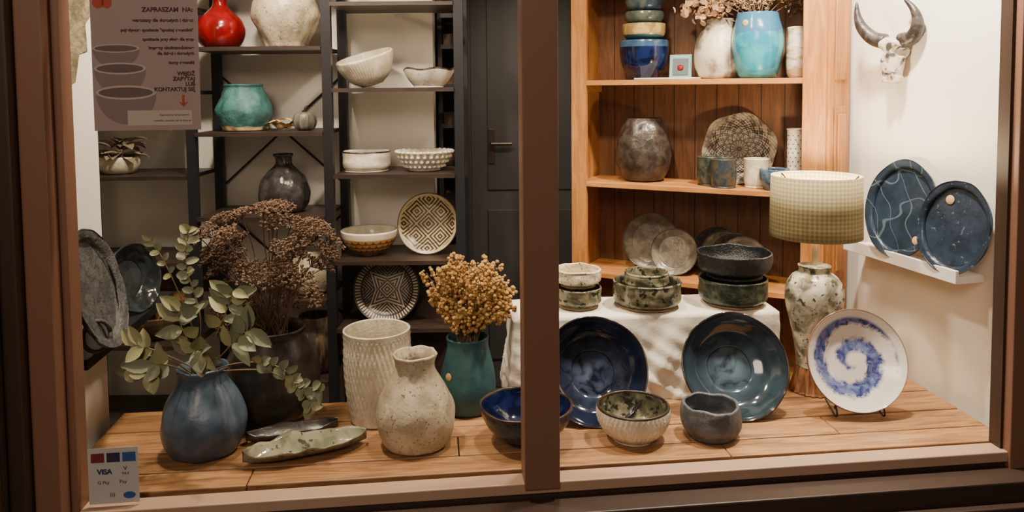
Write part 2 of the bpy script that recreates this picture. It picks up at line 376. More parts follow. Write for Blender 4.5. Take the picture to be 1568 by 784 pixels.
mask=step(nt,nm(nt,'ADD',s1,nm(nt,'MULTIPLY',nm(nt,'SUBTRACT',n,.5),3.4)),-.4,.45)
lim=nm(nt,'MULTIPLY',step(nt,r,.139,.130),step(nt,r,.014,.026))
c=mixc(nt,nm(nt,'MULTIPLY',mask,lim),C(224,218,210),mixc(nt,step(nt,n,.42,.62),C(116,126,170),C(50,58,112)))
c=mixc(nt,step(nt,r,.155,.158),c,C(120,84,60))
nt.links.new(c,b.inputs['Base Color']);m_sw=m
plate('blue_swirl_plate',1.092,2.435,.474,.160,m_sw,tilt=19,depth=.04,rb=.45)
sb=B()
for sx in(-1,1):
    x=sx*.075
    sb.tube(cr([(x,-.055,.03),(x,-.062,.012),(x,-.05,.0035),(x,-.02,.012),(x,.03,.03),(x*.8,.045,.06),(x*.5,.06,.14)],4),.003,6)
    sb.tube(cr([(x,-.055,.03),(x,-.05,.036),(x,-.043,.03),(x,-.047,.024)],4),.0028,6)
    sb.tube([(x*.5,.06,.14),(x*.5,.07,.004)],.003,6)
sb.tube([(-.0375,.06,.14),(.0375,.06,.14)],.003,6);sb.tube([(-.075,.03,.03),(.075,.03,.03)],.003,6)
sb.obj('plate_stand',m_post,(1.092,2.425,P+.001))
def boat(name,L,W,H,loc,rz,mats,seed,ry=0,jag=.004):
    b=B();nu,nv=48,19
    for side in(0,1):
        v=[]
        for i in range(nu):
            u=i/(nu-1)*2-1
            w=W/2*(1-abs(u)**2.4)**.7+.001
            for j in range(nv):
                q=j/(nv-1)*2-1
                z=H*(abs(q)**1.7)*(1-.25*abs(u))+H*.35*abs(u)**4
                ed=abs(q)**4
                nz=mn.noise(Vector((u*4+seed,q*1.5,0)))
                v.append((u*L/2,q*w*(1+.14*nz*ed),z+nz*jag*1.5*ed+(.0045 if side==0 else 0)))
        f=[(i*nv+j,(i+1)*nv+j,(i+1)*nv+j+1,i*nv+j+1) for i in range(nu-1) for j in range(nv-1)]
        if side: f=[q[::-1] for q in f]
        b.add(v,f,side)
    n=nu*nv
    ring=[i*nv for i in range(nu)]+[(nu-1)*nv+j for j in range(1,nv)]+[i*nv+nv-1 for i in range(nu-2,-1,-1)]+[j for j in range(nv-2,0,-1)]
    for a,c in zip(ring,ring[1:]+ring[:1]): b.f.append([a,a+n,c+n,c]);b.m.append(1)
    return b.obj(name,mats,loc,(0,ry,rz))
g_boat=cer('grey_green_gloss',C(126,128,106),C(168,164,140),16,.1,.3,30,spk=C(84,88,72),sps=40)
g_boat2=cer('grey_green_outer',C(112,112,92),C(150,146,122),18,.2,.4,30,spk=C(64,64,52),sps=40)
boat('leaf_boat_dish',.35,.125,.040,(-.600,2.155,P+.001),R_(24),[g_boat,g_boat2],1,jag=.008)
g_bdk=cer('dark_grey_dish_glaze',C(84,76,70),C(60,54,50),14,.3,.4,40)
boat('leaf_boat_dish',.27,.08,.030,(-.672,2.268,P+.001),R_(20),[g_bdk,g_bdk],5)

# ---- table lamp
lamp=empty('table_lamp',(1.034,2.60,P))
g_lamp=cer('mottled_lamp_glaze',C(200,194,174),C(118,114,98),13,.3,.4,50,spk=C(82,80,66),spt=.58,sps=50,lo=.44,hi=.6)
wb=wood('fluted_wood',C(170,118,78),C(110,74,48),mp=(9,9,1))
B().lathe([(0,0),(.072,0),(.074,.01),(.068,.03),(.060,.06),(.054,.085)],solid=True,disp=lambda t,z,r,k:(.003*math.sin(22*t),0),seg=176).obj('base',wb,parent=lamp)
B().lathe([(0,.085),(.052,.085),(.058,.10),(.066,.16),(.082,.24),(.094,.31),(.093,.36),(.076,.395),(.054,.41),(.050,.42),(.054,.435)],solid=True,disp=wob(.002,4,2)).obj('body',g_lamp,parent=lamp)
B().tube([(0,0,.43),(0,0,.60)],.011,12).obj('stem',plain('cream_tube',C(220,200,170),.4),parent=lamp)
m=bpy.data.materials.new('patterned_shade_fabric');m.use_nodes=True;nt=m.node_tree;b=nt.nodes['Principled BSDF'];b.inputs['Roughness'].default_value=.8
co=nt.nodes.new('ShaderNodeTexCoord').outputs['Object'];x,y,z,r,th=rt(nt,co)
u=nm(nt,'MULTIPLY',th,32);v=nm(nt,'MULTIPLY',z,230)
p=nm(nt,'MULTIPLY',nm(nt,'SINE',nm(nt,'ADD',u,v)),nm(nt,'SINE',nm(nt,'SUBTRACT',u,v)))
c=mixc(nt,step(nt,p,-.3,.4),C(164,152,116),C(134,124,92))
nt.links.new(c,b.inputs['Base Color'])
tl=nt.nodes.new('ShaderNodeBsdfTranslucent');nt.links.new(c,tl.inputs[0]);mx=nt.nodes.new('ShaderNodeMixShader');mx.inputs[0].default_value=.14
nt.links.new(b.outputs[0],mx.inputs[1]);nt.links.new(tl.outputs[0],mx.inputs[2]);nt.links.new(mx.outputs[0],nt.nodes['Material Output'].inputs[0])
sd=B();sg=96;v=[];rr=[(.151,.537),(.147,.745),(.1455,.745),(.1495,.537)]
for r0,z0 in rr:
    for i in range(sg): v.append((r0*math.cos(2*math.pi*i/sg),r0*math.sin(2*math.pi*i/sg),z0))
sd.add(v,[(j*sg+i,j*sg+(i+1)%sg,((j+1)%4)*sg+(i+1)%sg,((j+1)%4)*sg+i) for j in range(4) for i in range(sg)])
sd.obj('shade',m,parent=lamp)
sp=B()
for a in range(3): sp.tube([(0,0,.60),(.146*math.cos(a*2.1),.146*math.sin(a*2.1),.74)],.0022,6)
sp.obj('shade_ring',m_post,parent=lamp)
bm_=bpy.data.materials.new('bulb_glow');bm_.use_nodes=True;bb=bm_.node_tree.nodes['Principled BSDF'];bb.inputs['Emission Color'].default_value=(1,.8,.55,1);bb.inputs['Emission Strength'].default_value=20
bl=B()
bl.lathe([(0,0),(.014,0),(.016,.02),(.03,.05),(.028,.075),(.012,.092),(.001,.095)],solid=True,seg=24)
bl.obj('bulb',bm_,(0,0,.60),parent=lamp)
def light(name,kind,loc,e,colr=(1,.82,.6),size=.05,tgt=None,ang=90,blend=.6,parent=None):
    l=bpy.data.lights.new(name,kind);l.energy=e;l.color=colr
    if kind=='AREA': l.size=size
    else: l.shadow_soft_size=size
    if kind=='SPOT': l.spot_size=R_(ang);l.spot_blend=blend
    o=bpy.data.objects.new(name,l);col.objects.link(o);o.location=loc
    if tgt: o.rotation_euler=(Vector(tgt)-Vector(loc)).to_track_quat('-Z','Y').to_euler()
    if parent:o.parent=parent
    return o
light('lamp_light','POINT',(0,0,.715),25,(1,.74,.46),.035,parent=lamp)

# ---- draped table
dt=empty('draped_table')
m_cl=plain('white_linen',C(226,218,202),.9,var=.05,scale=12,bump=.3)
cl=B();N=420;x0,x1,y0,y1=0,.905,.0,.235;zt=.735
def per(s):
    w=x1-x0;h=y1-y0;L=2*(w+h);s=s*L
    if s<w:return Vector((x0+s,y0)),Vector((0,-1))
    s-=w
    if s<h:return Vector((x1,y0+s)),Vector((1,0))
    s-=h
    if s<w:return Vector((x1-s,y1)),Vector((0,1))
    return Vector((x0,y1-(s-w))),Vector((-1,0))
cen=Vector(((x0+x1)/2,(y0+y1)/2));rings=[]
for q in(.0,.35,.7,.93):
    rings.append([(cen.lerp(per(i/N)[0],q),zt+(mn.noise(Vector((i*.07,q*3,0)))*.002)) for i in range(N)])
for k in range(25):
    t=k/24;row=[]
    for i in range(N):
        p,_=per(i/N);nrm=Vector((0,0))
        for w_ in range(-9,10): nrm+=per(((i+w_)/N)%1)[1]
        nrm.normalize();s=i/N
        f1=mn.noise(Vector((s*34+t*2.0,t*.7,2)))
        f2=1-2*abs(mn.noise(Vector((s*22-t*4.5,t*1.2,9))))
        f3=mn.noise(Vector((s*70+t*6,t*3,7)))
        fold=f1*.030+f2*.020+f3*.008
        off=.004+.02*t**1.3+fold*min(1,t*1.6)*(.75 if nrm.y<-.9 else .6)
        if nrm.y>.5: off=.004+fold*.1*t
        z=zt-.004-(zt-.4535)*t
        row.append((p+nrm*max(off,.003),z))
    rings.append(row)
v=[(p.x,p.y,z) for row in rings for p,z in row]
f=[(j*N+i,j*N+(i+1)%N,(j+1)*N+(i+1)%N,(j+1)*N+i) for j in range(len(rings)-1) for i in range(N)]
cl.add(v,[q[::-1] for q in f])
TM=Matrix.Translation((0,2.515,0))@Matrix.Rotation(R_(4),4,'Z')
o=cl.obj('tablecloth',m_cl,M=TM);o.parent=dt
o=B().box(x0+.01,x1-.01,y0+.01,y1-.01,.452,.728).obj('riser_box',m_pl,M=TM,smooth=False);o.parent=dt
T=.739
straight=lambda R,h,foot=.8:[(0,0),(R*foot,0),(R*foot,.006),(R*.97,.018),(R,h*.5),(R*.985,h*.9),(R,h)]
g_wg=cer('white_over_green_glaze',C(220,208,184),C(198,184,158),20,.3,.4,70,spk=C(130,110,84))
m_foot=lambda z,k,t:1 if z<.06 else 0
vase('green_footed_bowl',straight(.083,.064),(.226,2.65,T),[g_green,g_clay],mat=m_foot,disp=wob(.002,3,1))
vase('white_straight_bowl',straight(.08,.058,.7),(.226,2.65,T+.0695),[g_wg,g_clay],mat=m_foot,disp=wob(.002,3,2,rimw=.004))
vase('mottled_green_bowl',straight(.118,.084),(.468,2.65,T),[g_green,g_clay],mat=m_foot,disp=wob(.002,3,5))
vase('small_mottled_bowl',straight(.078,.054,.75),(.468,2.665,T+.056),[g_green,g_green],disp=wob(.002,3,6))
g_rope=cer('dark_textured_glaze',C(24,28,32),C(44,48,48),60,.3,1,200)
vase('dark_green_footed_bowl',straight(.12,.086),(.775,2.675,T),[cer('deep_green_glaze',C(50,58,50),C(80,84,68),30,.22,.6,120),g_clay],mat=m_foot,disp=wob(.002,3,8,ribs=60,ra=.0008))
vase('black_textured_bowl',[(0,0),(.09,0),(.092,.01),(.118,.03),(.128,.06),(.13,.086)],(.78,2.675,T+.092),g_rope,seg=160,disp=wob(.002,3,9,ribs=70,ra=.0012,tw=20,rimw=.006))

# ---- shelving items
SY=3.245
vase('red_vase',[(0,0),(.06,0),(.09,.03),(.1,.075),(.085,.12),(.05,.155),(.03,.18),(.028,.22),(.036,.235)],(-1.22,SY,1.676),g_red)
vase('large_cream_vase',[(0,0),(.075,0),(.09,.02),(.125,.09),(.138,.15),(.12,.21),(.09,.25),(.085,.28),(.1,.3)],(-.945,SY,1.676),g_cream,disp=wob(.004,6,2))
vase('turquoise_pot',[(0,0),(.08,0),(.095,.015),(.114,.07),(.108,.11),(.088,.155),(.078,.18),(.08,.19)],(-1.13,SY,1.331),g_teal2,disp=wob(.003,6,3))
def pumpkin(name,loc,r,h,mats):
    b=B().lathe([(0,0),(r*.5,0),(r*.85,h*.12),(r,h*.45),(r*.85,h*.8),(r*.4,h*.93),(r*.08,h*.86)],solid=True,seg=90,disp=lambda t,z,rr,k:(-rr*.13*abs(math.cos(4.5*t))**.6*(1 if rr>.01 else 0),0))
    b.tube(cr([(0,0,h*.82),(.001,0,h),(.006,0,h*1.15),(.014,0,h*1.22)],4),[.006]*9+[.0045]*4,8,1)
    return b.obj(name,mats,loc)
pumpkin('ceramic_pumpkin',(-.87,SY-.02,1.331),.05,.082,[cer('grey_pumpkin_glaze',C(128,126,116),C(98,96,86),20,.4,.4),g_umber])
st=B();random.seed(11)
for i in range(9):
    a=i/9*6.28;L=.05+.03*random.random()
    st.leaf((0,0,.012+.004*i),(math.cos(a),math.sin(a)*.8,.18),L,.032,0,.25,up=(0,0,1))
st.ball((0,0,.02),.022,0,(1,1,.8))
st.obj('straw_leaf_ornament',plain('dried_straw',C(196,160,96),.8),(-.965,SY-.04,1.331))
vase('dark_bottle_vase',[(0,0),(.07,0),(.098,.03),(.107,.08),(.095,.13),(.06,.175),(.036,.2),(.034,.225),(.042,.238)],(-.97,SY,.986),g_gun,disp=wob(.003,7,5))
vase('stoneware_jar',[(0,0),(.07,0),(.095,.04),(.1,.1),(.08,.15),(.07,.18)],(-.865,SY,.641),g_cream)
vase('striped_stoneware_vase',[(0,0),(.07,0),(.1,.06),(.105,.13),(.08,.2),(.07,.235)],(-.85,SY,.301),cer('striped_brown_glaze',C(150,126,98),C(70,56,46),8,.4,.4,40,mp=(4,4,.6)))
g_ribw=cer('white_ribbed_glaze',C(222,214,194),C(202,192,168),20,.3,.3)
vase('ribbed_white_bowl',[(0,0),(.045,0),(.05,.006),(.085,.035),(.11,.08),(.122,.125)],(-.585,SY,1.518),g_ribw,seg=180,disp=wob(.002,3,1,ribs=60,ra=.0018),rot=(R_(12),R_(-14),0))
vase('wavy_rim_bowl',[(0,0),(.06,0),(.064,.005),(.085,.03),(.1,.055),(.108,.075)],(-.348,SY,1.506),[g_white,g_rimbr],disp=lambda t,z,r,k:(.004*math.sin(7*t)*z,.004*math.sin(5*t+1)*z),mat=lambda z,k,t:1 if z>.97 else 0)
vase('white_low_bowl',straight(.1,.08,.85),(-.618,SY,1.156),[g_white,g_rimbr],disp=wob(.002,3,4),mat=lambda z,k,t:1 if z>.98 and k!=1 else 0)
wbk=B().lathe([(0,0),(.06,0),(.07,.008),(.09,.035),(.108,.062),(.116,.08)],th=.006,seg=80)
for a in range(26):
    th=a/26*6.283
    for dz in range(4):
        rr=[.082,.096,.108,.117][dz];zz=[.02,.04,.06,.08][dz]
        wbk.ball((rr*math.cos(th+dz*.12),rr*math.sin(th+dz*.12),zz),.0105,0,(1,1,.8))
wbk.obj('woven_ceramic_bowl',g_white,(-.372,SY,1.156))
m,nt,b,co=base('gold_scale_glaze',.25)
x,y,z,r,th=rt(nt,co)
row=nm(nt,'MULTIPLY',z,55);fr=nm(nt,'FRACT',row);fl=nm(nt,'FLOOR',row)
uu=nm(nt,'FRACT',nm(nt,'ADD',nm(nt,'MULTIPLY',th,3.6),nm(nt,'MULTIPLY',fl,.5)))
dd=nm(nt,'SQRT',nm(nt,'ADD',nm(nt,'POWER',nm(nt,'SUBTRACT',uu,.5),2.),nm(nt,'POWER',nm(nt,'MULTIPLY',nm(nt,'SUBTRACT',fr,.9),.7),2.)))
c=mixc(nt,step(nt,dd,.44,.5),C(190,140,74),C(110,66,26))
nt.links.new(mixc(nt,step(nt,z,.070,.076),c,C(232,222,200)),b.inputs['Base Color'])
vase('gold_scale_bowl',[(0,0),(.045,0),(.05,.005),(.09,.03),(.112,.065),(.121,.1)],(-.612,SY,.801),[m,g_white],mat=lambda z,k,t:1 if k==1 else 0)
def geoplate():
    m,nt,b,co=base('nested_diamond_glaze',.3)
    x,y,z,r,th=rt(nt,co);c0=.105
    a=nm(nt,'ABSOLUTE',nm(nt,'SUBTRACT',nm(nt,'FRACT',nm(nt,'DIVIDE',x,c0)),.5));bq=nm(nt,'ABSOLUTE',nm(nt,'SUBTRACT',nm(nt,'FRACT',nm(nt,'DIVIDE',y,c0)),.5))
    d=nm(nt,'ADD',a,bq);s=nm(nt,'SINE',nm(nt,'ADD',nm(nt,'MULTIPLY',d,37.7),1.57))
    c=mixc(nt,step(nt,s,-.15,.15),C(56,48,38),C(198,178,132))
    c=mixc(nt,step(nt,r,.116,.118),c,C(200,180,140));c=mixc(nt,step(nt,r,.126,.128),c,C(60,48,38))
    nt.links.new(c,b.inputs['Base Color']);return m
plate('diamond_pattern_plate',-.360,3.26,.801,.131,geoplate(),tilt=14,yaw=-6,depth=.022,rb=.6)
def starplate():
    m,nt,b,co=base('carved_star_glaze',.35)
    x,y,z,r,th=rt(nt,co)
    ax=nm(nt,'ABSOLUTE',x);ay=nm(nt,'ABSOLUTE',y)
    d=nm(nt,'ADD',ax,ay)
    cA=nm(nt,'SINE',nm(nt,'MULTIPLY',d,450))
    diamond=nm(nt,'MULTIPLY',nm(nt,'LESS_THAN',d,.044),nm(nt,'GREATER_THAN',cA,0))
    u=nm(nt,'MULTIPLY',nm(nt,'ADD',ax,ay),.707);v=nm(nt,'ABSOLUTE',nm(nt,'MULTIPLY',nm(nt,'SUBTRACT',ax,ay),.707))
    w=nm(nt,'MULTIPLY',nm(nt,'SUBTRACT',.108,u),.5)
    e=nm(nt,'SUBTRACT',w,v)
    pet=nm(nt,'MULTIPLY',nm(nt,'GREATER_THAN',nm(nt,'SINE',nm(nt,'MULTIPLY',e,480)),-.1),nm(nt,'MULTIPLY',nm(nt,'GREATER_THAN',e,0),nm(nt,'GREATER_THAN',d,.046)))
    st=nm(nt,'MULTIPLY',nm(nt,'MULTIPLY',nm(nt,'GREATER_THAN',nm(nt,'SINE',nm(nt,'MULTIPLY',th,64)),0),nm(nt,'GREATER_THAN',r,.112)),nm(nt,'LESS_THAN',r,.133))
    sd2=nm(nt,'MULTIPLY',nm(nt,'GREATER_THAN',nm(nt,'SINE',nm(nt,'MULTIPLY',nm(nt,'SUBTRACT',ax,ay),450)),.75),nm(nt,'MULTIPLY',nm(nt,'LESS_THAN',e,-.004),nm(nt,'LESS_THAN',r,.105)))
    c=mixc(nt,nm(nt,'MAXIMUM',nm(nt,'MAXIMUM',diamond,pet),nm(nt,'MAXIMUM',st,sd2)),C(44,37,34),C(196,178,150))
    nt.links.new(c,b.inputs['Base Color']);return m
plate('carved_star_plate',-.535,3.22,.521,.14,starplate(),tilt=14,depth=.024,rb=.6)
lpb=B().lathe([(0,0),(.05,0),(.075,.02),(.085,.05),(.082,.07)],seg=48)
random.seed(5)
for i in range(26):
    a=random.uniform(0,6.28);lpb.leaf((.03*math.cos(a),.03*math.sin(a),.06+.003*i),(math.cos(a),math.sin(a),random.uniform(-.1,.7)),.09,.055,1,.3,up=(0,0,1))
lpb.obj('bowl_of_dry_leaves',[g_ribw,plain('grey_dry_leaf',C(128,112,92),.8)],(-1.655,3.22,1.156))

# ---- left wall display
B().prism([(-1.262,2.04),(-1.155,2.04),(-1.235,2.75),(-1.34,2.75),(-1.322,2.44)],.745,.775).obj('wall_shelf_dark',m_post,smooth=False,bevel=.002)
m_dp=cer('charcoal_textured_clay',C(100,100,98),C(74,74,74),30,.6,1,110)
plate('charcoal_platter',-1.192,2.14,.776,.174,m_dp,tilt=15,yaw=100,depth=.02,rb=.7,disp=wob(.004,5,3))
rg=B();rg.tube([(.0,.042*math.cos(a/16*6.283),.045+.042*math.sin(a/16*6.283)) for a in range(17)],.006,8)
rg.obj('ceramic_ring',m_dp,(-1.150,2.09,.779),(0,R_(-8),R_(-25)))
plate('dark_glazed_bowl',-1.275,2.50,.776,.115,cer('dark_teal_gloss',C(56,64,68),C(38,42,46),16,.12,.3,30),tilt=12,yaw=78,depth=.035,rb=.5,disp=wob(.004,5,6))
b=B();pts=[(-.09,.36),(.075,.36),(.085,.22),(.05,.18),(.055,.1),(.02,.09),(.0,.01),(-.03,.0),(-.04,.1),(-.07,.12),(-.075,.24)]
b.prism([(x,y) for x,y in pts],0,.02)
b.obj('hanging_ceramic_ornament',cer('rough_white_clay',C(168,156,128),C(120,108,84),22,.6,1,60),M=Matrix.Translation((-1.262,2.20,1.515))@Matrix.Rotation(R_(90-9),4,'Z')@Matrix.Rotation(R_(90),4,'X'),smooth=False,bevel=.004)
vase('tan_brown_bowl',[(0,0),(.06,0),(.09,.03),(.11,.07),(.115,.10)],(-1.52,3.22,.456),cer('tan_brown_glaze',C(160,130,94),C(84,62,44),10,.4,.4))

# ---- cabinet items
def cvase(name,prof,s,d,z,mats,**k):
    p=cab(s,d,z);return vase(name,prof,p,mats,**k)
z=1.531
cvase('blue_stacking_bowl',[(0,0),(.06,0),(.062,.008),(.095,.06),(.107,.12),(.106,.17)],.284,.15,z,[g_navy,cer('sky_blue_glaze',C(70,104,136),C(50,82,116),14,.2,.2)],mat=lambda zz,k,t:1 if zz>.85 else 0)
cvase('yellow_stacking_bowl',[(0,0),(.06,0),(.088,.02),(.094,.05),(.094,.07)],.284,.15,z+.172,[cer('ochre_blue_glaze',C(206,178,104),C(170,146,90),20,.2,.2,zlow=(.022,C(60,90,100)))])
cvase('sea_green_bowl',[(0,0),(.06,0),(.08,.015),(.086,.035),(.084,.05)],.284,.15,z+.245,cer('sea_green_glaze',C(104,114,98),C(76,88,84),20,.2,.2))
cvase('blue_rim_bowl',[(0,0),(.055,0),(.075,.015),(.082,.035),(.083,.05)],.284,.15,z+.298,cer('soft_blue_glaze',C(96,106,98),C(56,74,94),16,.2,.2))
fm=empty('framed_card',cab(.455,.12,z),(0,0,ca+R_(6)))
o=B().box(-.047,.047,0,.012,0,.108).obj('card_frame',plain('teal_card',C(110,150,148),.5),parent=fm,smooth=False,rot=(R_(-12),0,0));
o=B().box(-.033,.033,-.003,0,.018,.09).obj('card_picture',plain('dark_card',C(70,80,84),.5),parent=fm,smooth=False,rot=(R_(-12),0,0))
ap=B();ap.ball((0,-.006,.05),.014,0,(1,.3,1));ap.obj('card_apple',g_red,parent=fm,rot=(R_(-12),0,0))
B().box(-.13,.13,-.05,.05,0,.006).obj('leaflet',plain('paper',C(226,214,190),.7),cab(.42,.055,z+.001),(0,0,ca),smooth=False)
cvase('grey_white_jug',[(0,0),(.075,0),(.095,.03),(.104,.09),(.095,.15),(.075,.195),(.06,.22),(.066,.245)],.61,.16,z,cer('raku_white_glaze',C(206,194,172),C(122,110,98),9,.35,.3,40,lo=.46,hi=.62),disp=wob(.003,3,3))
o=cvase('turquoise_vase',[(0,0),(.06,0),(.082,.03),(.1,.11),(.099,.18),(.085,.235),(.08,.262)],.775,.115,z,g_turq,disp=wob(.002,3,2))
tag(o,(-.068,-.060,.22),.012,85,-48)
cvase('tan_stripe_vase',[(0,0),(.04,0),(.054,.03),(.056,.1),(.05,.17),(.052,.2)],.935,.16,z,cer('tan_white_glaze',C(196,166,122),C(222,212,196),12,.4,.3,mp=(1,1,3)))
cvase('bronze_pot',[(0,0),(.07,0),(.1,.03),(.121,.1),(.118,.16),(.1,.225),(.082,.262),(.078,.275)],.284,.145,1.086,cer('bronze_glaze',C(80,69,60),C(52,45,41),24,.3,.7,50),disp=wob(.003,8,6))
m,nt,b,co=base('mandala_stamp_glaze',.4)
x,y,zz,r,th=rt(nt,co)
f1=nm(nt,'SINE',nm(nt,'MULTIPLY',r,520));f2=nm(nt,'SINE',nm(nt,'MULTIPLY',th,40));f3=nm(nt,'MULTIPLY',nm(nt,'SINE',nm(nt,'MULTIPLY',th,16)),nm(nt,'SINE',nm(nt,'MULTIPLY',r,180)))
pt=nm(nt,'ADD',nm(nt,'MULTIPLY',f1,f2),nm(nt,'MULTIPLY',f3,.8))
pt=nm(nt,'ADD',pt,nm(nt,'MULTIPLY',nm(nt,'SUBTRACT',noi(nt,co,60,4),.5),2.0))
ringl=nm(nt,'GREATER_THAN',nm(nt,'SINE',nm(nt,'MULTIPLY',r,210)),.86)
pt=nm(nt,'SUBTRACT',pt,nm(nt,'MULTIPLY',ringl,1.5))
c=mixc(nt,step(nt,pt,-.1,.6),C(54,46,40),C(142,128,106))
nt.links.new(mixc(nt,step(nt,r,.122,.126),c,mixc(nt,step(nt,noi(nt,co,30,4),.45,.6),C(140,128,106),C(78,68,60))),b.inputs['Base Color'])
bumpn(nt,b,pt,.5,.002)
p=cab(.685,.215,0)
plate('mandala_plate',p.x,p.y,1.086,.152,m,tilt=10,yaw=math.degrees(ca)*.6,depth=.022,rb=.6,disp=lambda t,z,r,k:(.005*math.sin(6*t)*(1 if r>.1 else 0),.003*math.sin(5*t) if r>.1 else 0))
cvase('dark_green_cup',straight(.052,.118,.9),.585,.115,1.086,cer('dark_cup_glaze',C(52,58,54),C(90,92,78),30,.2,.4))
cvase('dark_green_cup',straight(.052,.115,.9),.655,.06,1.086,cer('dark_cup_glaze_b',C(54,66,76),C(92,82,62),30,.2,.4))
cvase('cream_cup',straight(.05,.115,.9),.775,.12,1.086,cer('cream_cup_glaze',C(220,206,178),C(200,182,152),20,.3,.3))
cvase('small_blue_bowl',[(0,0),(.035,0),(.04,.006),(.055,.03),(.06,.06),(.058,.082)],.855,.065,1.086,cer('cloud_blue_glaze',C(110,134,152),C(64,82,102),24,.2,.3))
ch=B().lathe([(0,0),(.03,0),(.032,.01),(.032,.22),(.032,.235)],th=.003,seg=40)
for j in range(12):
    for a in range(10):
        t=a/10*6.283+(j%2)*.31
        ch.ball((.032*math.cos(t),.032*math.sin(t),.02+j*.0175),.0028,1)
ch.obj('candle_holder',[g_white,g_umber],cab(.918,.17,1.086))
g_pg=cer('grey_plate_glaze',C(122,112,96),C(94,87,76),18,.25,.3,rim=(.118,C(60,48,40)))
g_pg2=cer('grey_plate_glaze_b',C(132,122,104),C(100,92,80),18,.25,.3,rim=(.094,C(56,46,38)))
g_pd=cer('dark_plate_glaze',C(74,66,60),C(52,46,44),18,.3,.3,rim=(.098,C(36,30,28)))
for nme,s,d,R,mm,ti in(('dinner_plate',.305,.2,.128,g_pg,14),('side_plate',.43,.135,.102,g_pg2,16),('dark_plate',.60,.20,.106,g_pd,12),('dark_plate',.645,.16,.104,g_pg2,12),('dark_plate',.69,.12,.102,g_pd,12),('side_plate',.735,.08,.100,g_pg2,12)):
    p=cab(s,d,0);plate(nme,p.x,p.y,.686,R,mm,tilt=ti,yaw=math.degrees(ca)*.7,depth=.018,rb=.6)

# ---- right wall ledge and oval plates
wd=Vector((-.2225,1)).normalized()
def WR(y,off):
    n=Vector((-wd.y,wd.x));p=Vector((wallR(y),y));q=p+n*off;return q
a=WR(2.40,.002);b2=WR(2.94,.002);c2=WR(2.94,.10);d2=WR(2.40,.10);c3=WR(2.94,.112);d3=WR(2.40,.112)
lg=B().prism([tuple(a),tuple(d2),tuple(c2),tuple(b2)],.872,.895);lg.prism([tuple(d2),tuple(d3),tuple(c3),tuple(c2)],.872,.915)
lg.obj('wall_ledge',plain('white_paint',C(236,232,224),.5,var=.03),smooth=False,bevel=.002)
m,nt,b,co=base('etched_blue_glaze',.25)
x,y,z,r,th=rt(nt,co)
def etch(ax,ay,fr,dist,seed):
    k=nt.nodes.new('ShaderNodeMapping');k.inputs['Location'].default_value=(seed,seed,0);nt.links.new(co,k.inputs[0])
    f=nm(nt,'SINE',nm(nt,'ADD',nm(nt,'MULTIPLY',nm(nt,'ADD',nm(nt,'MULTIPLY',x,ax),nm(nt,'MULTIPLY',y,ay)),fr),nm(nt,'MULTIPLY',noi(nt,k.outputs[0],6,1),dist)))
    return step(nt,f,.985,.998)
ln=nm(nt,'MAXIMUM',etch(1,.5,80,12,0),etch(-.4,1,50,16,4))
c=mixc(nt,nm(nt,'MULTIPLY',ln,.45),mixc(nt,step(nt,noi(nt,co,14,4),.4,.6),C(42,56,72),C(32,44,56)),C(116,130,140))
nt.links.new(c,b.inputs['Base Color']);bumpn(nt,b,noi(nt,co,50,3),.4);m_et=m
def oval(name,yy,off,R,sx,mat,tilt,yaw,tg):
    q=WR(yy,off)
    o=plate(name,q.x,q.y,.896,R,[mat,g_clay],tilt=tilt,yaw=yaw,depth=.016,rb=.75,sx=sx,disp=wob(.004,3,yy*3),mat=lambda z,k,t:1 if (k==0 and z>.3) else 0)
    tag(o,tg,.014);return o
oval('oval_blue_platter',2.69,.058,.172,.82,m_et,10,-66,(.07,-.10,.0085))
oval('oval_blue_platter',2.455,.060,.150,.84,cer('mid_blue_glaze',C(50,64,84),C(38,50,66),16,.25,.5,50,spk=C(96,110,124),spt=.66,sps=60),10,-66,(-.03,.085,.0085))

# ---- cow skull ornament on right wall
sk=empty('cow_skull_ornament')
q=WR(2.77,.05)
SM=Matrix.Translation((q.x,q.y,1.60))@Matrix.Rotation(R_(-58),4,'Z')
b=B();nu,nv=40,28;v=[]
for i in range(nu+1):
    s=i/nu
    z=.075-.17*s
    w=.056*(math.sin(min(1,s*6+.15)*math.pi/2))*(1-.48*s)+(.006 if s>.85 else 0)
    dpt=.045*(math.sin(min(1,s*5+.1)*math.pi/2))*(1-.35*s)
    if i in(0,nu): w*=.3;dpt*=.3
    for j in range(nv):
        t=2*math.pi*j/nv;x=w*math.cos(t);y=dpt*math.sin(t)
        for ex in(-.036,.036):
            dd=math.hypot((x-ex)*1.1,(z-.015)*1.0)
            if y<0.01 and dd<.022: y+=.035*(1-(dd/.022)**2)
        if y<0 and abs(x)<.014 and z<-.055: y+=.015
        v.append((x,y,z))
f=[(i*nv+j,i*nv+(j+1)%nv,(i+1)*nv+(j+1)%nv,(i+1)*nv+j) for i in range(nu) for j in range(nv)]+[tuple(range(nv)),tuple(range(nu*nv,(nu+1)*nv))[::-1]]
b.add(v,f,0)
o=b.obj('skull',cer('bone_glaze',C(206,196,180),C(74,67,62),24,.5,.6,40,lo=.47,hi=.58),M=SM);o.parent=sk
h=B()
pL=[(-.03,.0,.055),(-.075,-.005,.07),(-.112,-.015,.11),(-.128,-.02,.155),(-.132,-.02,.205)]
pR=[(.03,.0,.055),(.075,-.005,.066),(.098,-.015,.11),(.085,-.02,.16),(.045,-.02,.205)]
for pp_ in(pL,pR):
    p=cr(pp_,5)
    h.tube(p,[.028*(1-(i/(len(p)-1))**1.8*.9) for i in range(len(p))],12,0)
o=h.obj('horns',cer('dark_horn',C(50,44,42),C(84,76,70),30,.4,.6,80),M=SM);o.parent=sk

